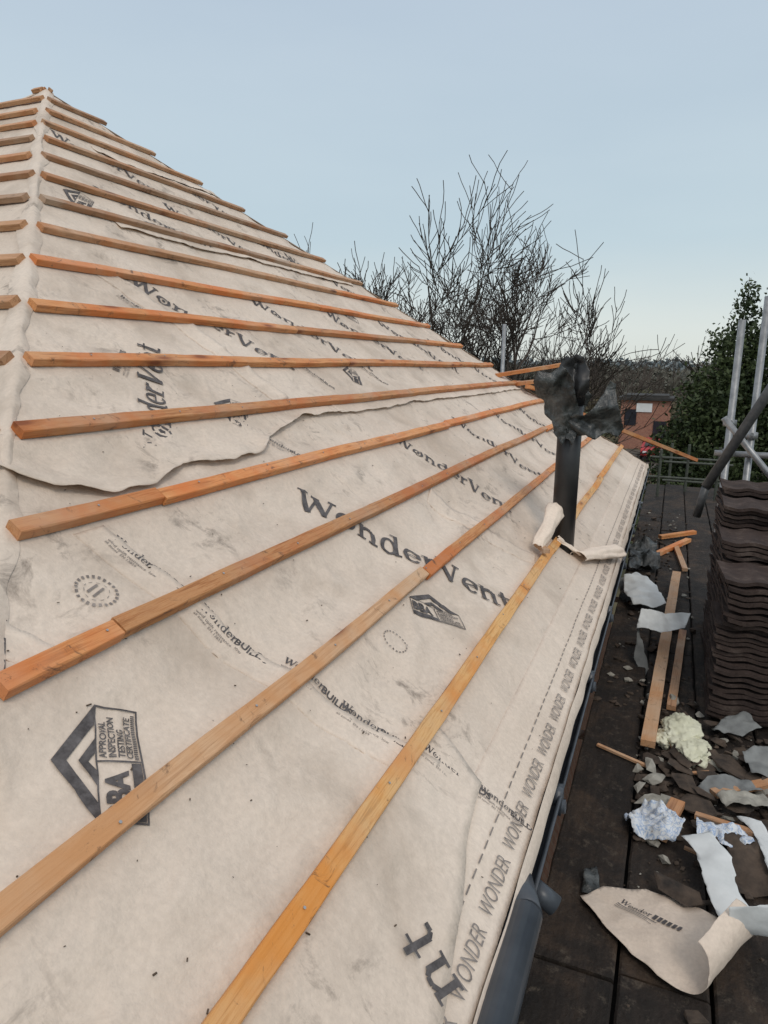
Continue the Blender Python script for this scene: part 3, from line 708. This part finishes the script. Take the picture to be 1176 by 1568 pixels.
def tree(name,base,H,seed,maxlev=4,kids=5,spread=.55,lean=(0,0),rmin=.012,rad=None,m=M_bark,up=.10,stems=1,centre=None):
    rg=random.Random(seed); segs=[]
    for s in range(stems):
        l=Vector((lean[0]+(rg.gauss(0,.16) if stems>1 else 0),lean[1]+(((s+.5)/stems-.5)*.75 if stems>1 else 0),1)).normalized()
        grow(segs,rg,Vector(base)+Vector((rg.uniform(-.2,.2),rg.uniform(-.3,.3),0)) if stems>1 else Vector(base),l,1,(rad or H*.012)/H,0,maxlev,up,spread,kids,rmin/H)
    zb=base[2]; B=Vector(base); top=max(s_[1].z for s_ in segs)-zb; k=H/top
    segs=[(B+(a-B)*k,B+(b-B)*k,max(rmin,r1*H),max(rmin,r2*H),n) for a,b,r1,r2,n in segs]
    if centre is not None:   # shift the tree so its crown is centred on this y
        hi=[s_[1].y for s_ in segs if s_[1].z>zb+H*.45]; dy=centre-(np.percentile(hi,3)+np.percentile(hi,97))/2; D=Vector((0,float(dy),0))
        segs=[(a+D,b+D,r1,r2,n) for a,b,r1,r2,n in segs]
    return tubes_to_mesh(name,segs,m)
def foliage(name,blobs,n,size,mat_,seed=0,shell=.55,par=None):
    r_=np.random.RandomState(seed); bl=np.array(blobs,float); vol=bl[:,3]*bl[:,4]*bl[:,5]; pr=vol**.8/ (vol**.8).sum()
    idx=r_.choice(len(bl),n,p=pr); d=r_.normal(size=(n,3)); d/=np.linalg.norm(d,axis=1)[:,None]
    rad=(shell+(1-shell)*r_.rand(n)**.6)*(1+.22*np.sin(d[:,0]*9+idx)*np.cos(d[:,2]*8+idx*2)+.12*r_.normal(size=n))
    c=bl[idx,:3]+d*rad[:,None]*bl[idx,3:6]
    a=r_.normal(size=(n,3)); a/=np.linalg.norm(a,axis=1)[:,None]; b=np.cross(a,r_.normal(size=(n,3))); b/=np.linalg.norm(b,axis=1)[:,None]
    s=(size*(.6+.8*r_.rand(n)))[:,None]
    V=np.stack([c-a*s,c+b*s*.5,c+a*s,c-b*s*.5],1).reshape(-1,3)
    F=np.arange(n*4).reshape(-1,4)
    me=bpy.data.meshes.new(name); me.vertices.add(len(V)); me.vertices.foreach_set('co',V.ravel())
    me.loops.add(n*4); me.loops.foreach_set('vertex_index',F.ravel()); me.polygons.add(n); me.polygons.foreach_set('loop_start',np.arange(0,n*4,4)); me.polygons.foreach_set('loop_total',np.full(n,4))
    me.update(calc_edges=True); me.validate(); me.materials.append(mat_)
    o=bpy.data.objects.new(name,me); sc.collection.objects.link(o); 
    if par: o.parent=par
    return o
M_ever=simple('evergreen_leaf',(.022,.036,.015),(.075,.10,.038),1.2,.6,0,.01)
M_ivy=simple('ivy_leaf',(.04,.05,.022),(.10,.105,.05),1.0,.7,0,.01)
M_brown=simple('bramble',(.075,.062,.042),(.14,.12,.075),.5,.9,0,.01)
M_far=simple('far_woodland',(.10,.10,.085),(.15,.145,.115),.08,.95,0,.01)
tree('bare_tree',(25,7.4,GZ),13.2,21,4,5,.52,(.0,-.04),.0125,.20,stems=3,up=.12,centre=7.2)
tree('bare_tree',(26,10.6,GZ),11.6,5,4,5,.60,(0,.02),.012,.15,stems=2,centre=9.9)
tree('bare_tree',(24.5,5.5,GZ),10.4,33,4,5,.55,(0,-.06),.012,.15,stems=2,centre=5.0)
rg=random.Random(5)
bl=[(26+rg.uniform(-1,2),rg.uniform(4.2,11),rg.uniform(-4,.3),.9,1.0,1.1) for i in range(26)]
foliage('thicket',bl,12000,.05,M_brown,3,.3)
bl=[(21,-.5,-3.0,1.2,1.0,2.3),(21,-1.4,-1.4,1.3,1.2,2.4),(21.3,-2.2,-.3,1.5,1.3,2.7),(21,-3.6,.2,1.5,1.6,2.9),(21,-5.8,.0,1.6,1.8,3.),(20.5,-1.0,.2,.7,.7,1.1),(21,-1.8,1.5,.8,.6,1.3),(20.8,-.3,-1.0,.6,.5,.9),(21,-8,-1,2,2,3.)]
foliage('evergreen_tree',bl,85000,.065,M_ever,4,.35)
tree('bare_shrub',(21,-1.8,-1.8),5.4,72,3,4,.35,(0,.0),.010,.05,centre=-1.7)
foliage('ivy_sprigs',[(21,-1.8,2.9,.40,.35,.7),(21,-1.2,1.7,.35,.4,.7),(21,-2.7,3.1,.6,.5,.6)],1100,.06,M_ever,6,.1)
rg=random.Random(9); bl=[]
for i in range(90):
    y=rg.uniform(-16,26); bl.append((74+rg.uniform(-3,6),y,GZ+1.8+rg.uniform(-1.4,1.4),2.6,2.4,rg.uniform(1.2,2.4)))
foliage('hedge',bl,45000,.18,M_brown,8,.3)
bl=[]
for i in range(22): bl.append((42+rg.uniform(-3,3),rg.uniform(3.6,12),GZ+1.4+rg.uniform(-.6,1.2),1.3,1.2,1.4))
bl+= [(34,-1.9,-4.4,1.2,.7,1.3),(33,-2.8,-3.3,1.3,1,2.4)]
foliage('bush',bl,24000,.12,M_ivy,9,.3)
for i,(x,y,h) in enumerate(((72,11,9.2),(74,7.0,8.4),(76,3.4,8.8),(78,.4,9.4),(80,5,8.8),(70,15,8.4),(75,-2.5,9.0),(82,9,9.0),(69,1.6,7.6),(73,-5,9))):
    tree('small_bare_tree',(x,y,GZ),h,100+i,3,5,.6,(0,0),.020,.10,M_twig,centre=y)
rg=random.Random(13); bl=[]
for i in range(260):
    x=rg.uniform(150,300); y=rg.uniform(-60,110)*x/200; bl.append((x,y,GZ+rg.uniform(1,4.0),rg.uniform(5,9),rg.uniform(4,9),rg.uniform(2,4.5)))
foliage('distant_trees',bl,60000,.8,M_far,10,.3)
bl=[]
for i in range(420):
    y=rg.uniform(-700,1100); bl.append((rg.uniform(850,1000),y,GZ+4,20,22,rg.uniform(7,12)))
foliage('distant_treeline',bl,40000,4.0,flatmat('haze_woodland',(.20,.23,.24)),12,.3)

# ---------------------------------------------------------------- ground
m,nt,b=mat('ground_mat',.95,.1); v=coords(nt)
c=ramp(nt,noi(nt,v,.05,6,.6,.4),[(.35,(.06,.065,.03)),(.5,(.10,.095,.05)),(.65,(.15,.125,.085))])
c=mix(nt,.5,c,ramp(nt,noi(nt,v,1.5,6,.7),[(.3,(.5,.5,.5)),(.7,(1.4,1.4,1.4))]),'MULTIPLY')
nt.links.new(c,b.inputs['Base Color'])
mk('ground',[(-300,-3000,GZ),(4000,-3000,GZ),(4000,3000,GZ),(-300,3000,GZ)],[(0,1,2,3)],m)
mk('car_park',[(40,-6,GZ+.01),(60,-6,GZ+.01),(60,3,GZ+.01),(40,3,GZ+.01)],[(0,1,2,3)],simple('asphalt',(.07,.06,.05),(.12,.105,.09),.8,.9))
g=Geo()
for i in range(60):
    yy=-1+i*.16; g.box((39.5,yy+.5,GZ+.6),(.03,.13,1.2))
g.box((39.54,4.2,GZ+.4),(.06,9.8,.08)); g.box((39.54,4.2,GZ+1.0),(.06,9.8,.08)); g.make('timber_fence',simple('fence_wood',(.12,.09,.065),(.2,.155,.115),2,.9))

# ---------------------------------------------------------------- outbuilding and car
ob=empty('brick_outbuilding',(63,1.8,GZ))
g=Geo(); g.box((63,1.8,GZ+2.0),(5,3.8,4.0)); g.make('walls',M_brick2,ob)
g=Geo(); g.box((63,1.8,GZ+4.1),(5.5,4.3,.22)); g.box((63,1.8,GZ+4.3),(4.6,3.4,.2)); g.make('roof',simple('bitumen',(.03,.03,.03),(.06,.055,.05),1),ob)
g=Geo(); g.box((60.46,1.9,GZ+3.4),(.06,1.2,.7)); g.make('sign_board',simple('sign_white',(.7,.7,.7),(.8,.8,.8),3),ob)
g=Geo(); g.box((60.47,2.9,GZ+2.6),(.06,.9,1.3)); g.box((60.47,.6,GZ+1.2),(.06,1.,2.3)); g.make('window_and_door',simple('dark_glass',(.02,.02,.025),(.04,.04,.05),2,.2),ob)
car=empty('parked_car',(54,.75,GZ))
prof=[(-2.0,.45),(-2.0,.85),(-1.75,1.0),(-.95,1.05),(-.35,1.5),(1.0,1.52),(1.7,1.1),(2.0,.95),(2.02,.45)]
vs=[];n=len(prof)
for s in(-1,1):
    for (x,z) in prof:
        w_=.86 if z<1.2 else .66; vs.append((54+x,.75+s*w_,GZ+z))
fs=[tuple(range(n-1,-1,-1)),tuple(range(n,2*n))]+[(i,(i+1)%n,n+(i+1)%n,n+i) for i in range(n)]
o=mk('body',vs,fs,simple('red_paint',(.35,.015,.02),(.42,.02,.025),2,.25,0,spec=.6),car); bv=o.modifiers.new('b','BEVEL'); bv.width=.06; bv.segments=2
g=Geo()
for s in(-1,1):
    g.add([(54-.8,.75+s*.83,GZ+1.06),(54-.33,.75+s*.73,GZ+1.44),(54+.95,.75+s*.73,GZ+1.45),(54+1.5,.75+s*.83,GZ+1.08)],[(0,1,2,3)])
g.add([(54-1.01,.09,GZ+1.10),(54-1.01,1.41,GZ+1.10),(54-.47,1.28,GZ+1.49),(54-.47,.22,GZ+1.49)],[(0,1,2,3)])
g.make('windows',simple('car_glass',(.02,.02,.02),(.04,.04,.04),2,.1,spec=.7),car)
g=Geo()
for x in(-1.25,1.25):
    for s in(-1,1): g.tube((54+x,.75+s*.70,GZ+.32),(54+x,.75+s*.88,GZ+.32),.32,18)
g.make('wheels',simple('tyre',(.015,.015,.015),(.03,.03,.03),4),car)
g=Geo(); g.box((54-2.01,.2,GZ+.75),(.06,.3,.15)); g.box((54-2.01,1.3,GZ+.75),(.06,.3,.15)); g.make('headlights',simple('lamp_glass',(.7,.7,.7),(.8,.8,.8),4,.2),car)

# ---------------------------------------------------------------- world & sun
w=bpy.data.worlds.new('World'); sc.world=w; w.use_nodes=True; nt=w.node_tree; bg=nt.nodes['Background']
EL,AZ=math.radians(50),math.radians(215)
sky=nt.nodes.new('ShaderNodeTexSky'); sky.sky_type='NISHITA'; sky.sun_disc=False; sky.sun_elevation=EL
sky.air_density=1.0; sky.dust_density=4; sky.ozone_density=1
tc=nt.nodes.new('ShaderNodeTexCoord'); sep=nt.nodes.new('ShaderNodeSeparateXYZ'); nt.links.new(tc.outputs['Generated'],sep.inputs[0])
cr=nt.nodes.new('ShaderNodeValToRGB'); e=cr.color_ramp.elements
for i,(p,c) in enumerate([(0,(.82,.86,.80)),(.05,(.78,.85,.83)),(.16,(.62,.75,.81)),(.42,(.56,.67,.78)),(1,(.84,.84,.85))]):
    if i>=len(e): e.new(p)
    e[i].position=p; e[i].color=(*c,1)
nt.links.new(sep.outputs[2],cr.inputs[0])
nn=nt.nodes.new('ShaderNodeTexNoise'); nn.inputs['Scale'].default_value=1.3; nn.inputs['Detail'].default_value=4
mp=nt.nodes.new('ShaderNodeMapping'); mp.inputs['Scale'].default_value=(1,1,4); nt.links.new(tc.outputs['Generated'],mp.inputs[0]); nt.links.new(mp.outputs[0],nn.inputs['Vector'])
cr2=nt.nodes.new('ShaderNodeValToRGB'); cr2.color_ramp.elements[0].position=.3; cr2.color_ramp.elements[0].color=(.94,.955,.97,1); cr2.color_ramp.elements[1].position=.7; cr2.color_ramp.elements[1].color=(1.06,1.045,1.03,1)
nt.links.new(nn.outputs['Fac'],cr2.inputs[0])
mu=nt.nodes.new('ShaderNodeMix'); mu.data_type='RGBA'; mu.blend_type='MULTIPLY'; mu.inputs[0].default_value=1; nt.links.new(cr.outputs[0],mu.inputs[6]); nt.links.new(cr2.outputs[0],mu.inputs[7])
sk=nt.nodes.new('ShaderNodeMix'); sk.data_type='RGBA'; sk.blend_type='MULTIPLY'; sk.inputs[0].default_value=1; sk.inputs[7].default_value=(.1,.1,.1,1); nt.links.new(sky.outputs[0],sk.inputs[6])
mx=nt.nodes.new('ShaderNodeMix'); mx.data_type='RGBA'; mx.inputs[0].default_value=.12; nt.links.new(mu.outputs[2],mx.inputs[6]); nt.links.new(sk.outputs[2],mx.inputs[7])
nt.links.new(mx.outputs[2],bg.inputs['Color']); bg.inputs['Strength'].default_value=.97
sl=bpy.data.lights.new('sun','SUN'); sl.energy=1.0; sl.angle=math.radians(18); sl.color=(1,.92,.82); so=bpy.data.objects.new('sun',sl); sc.collection.objects.link(so)
sd=Vector((math.cos(EL)*math.cos(AZ),math.cos(EL)*math.sin(AZ),math.sin(EL)))
so.rotation_mode='QUATERNION'; so.rotation_quaternion=sd.to_track_quat('Z','Y'); so.location=(0,0,20)
sky.sun_rotation=math.atan2(sd.x,sd.y)

# ---------------------------------------------------------------- camera
p,ps,ro=.2112,.3915,.0114
d=Vector((math.cos(p)*math.cos(ps),math.cos(p)*math.sin(ps),-math.sin(p))); r0=Vector((math.sin(ps),-math.cos(ps),0)); u0=r0.cross(d)
r=r0*math.cos(ro)+u0*math.sin(ro); u=-r0*math.sin(ro)+u0*math.cos(ro)
cd=bpy.data.cameras.new('camera'); cam=bpy.data.objects.new('camera',cd); sc.collection.objects.link(cam); sc.camera=cam
cd.sensor_fit='VERTICAL'; cd.sensor_height=24; cd.lens=1056.3/1568*24; cd.clip_start=.05; cd.clip_end=6000
cam.matrix_world=Matrix(((r.x,u.x,-d.x,0),(r.y,u.y,-d.y,-.2532),(r.z,u.z,-d.z,1.2317),(0,0,0,1)))
sc.view_settings.view_transform='Standard'; sc.view_settings.look='None'; sc.view_settings.exposure=0
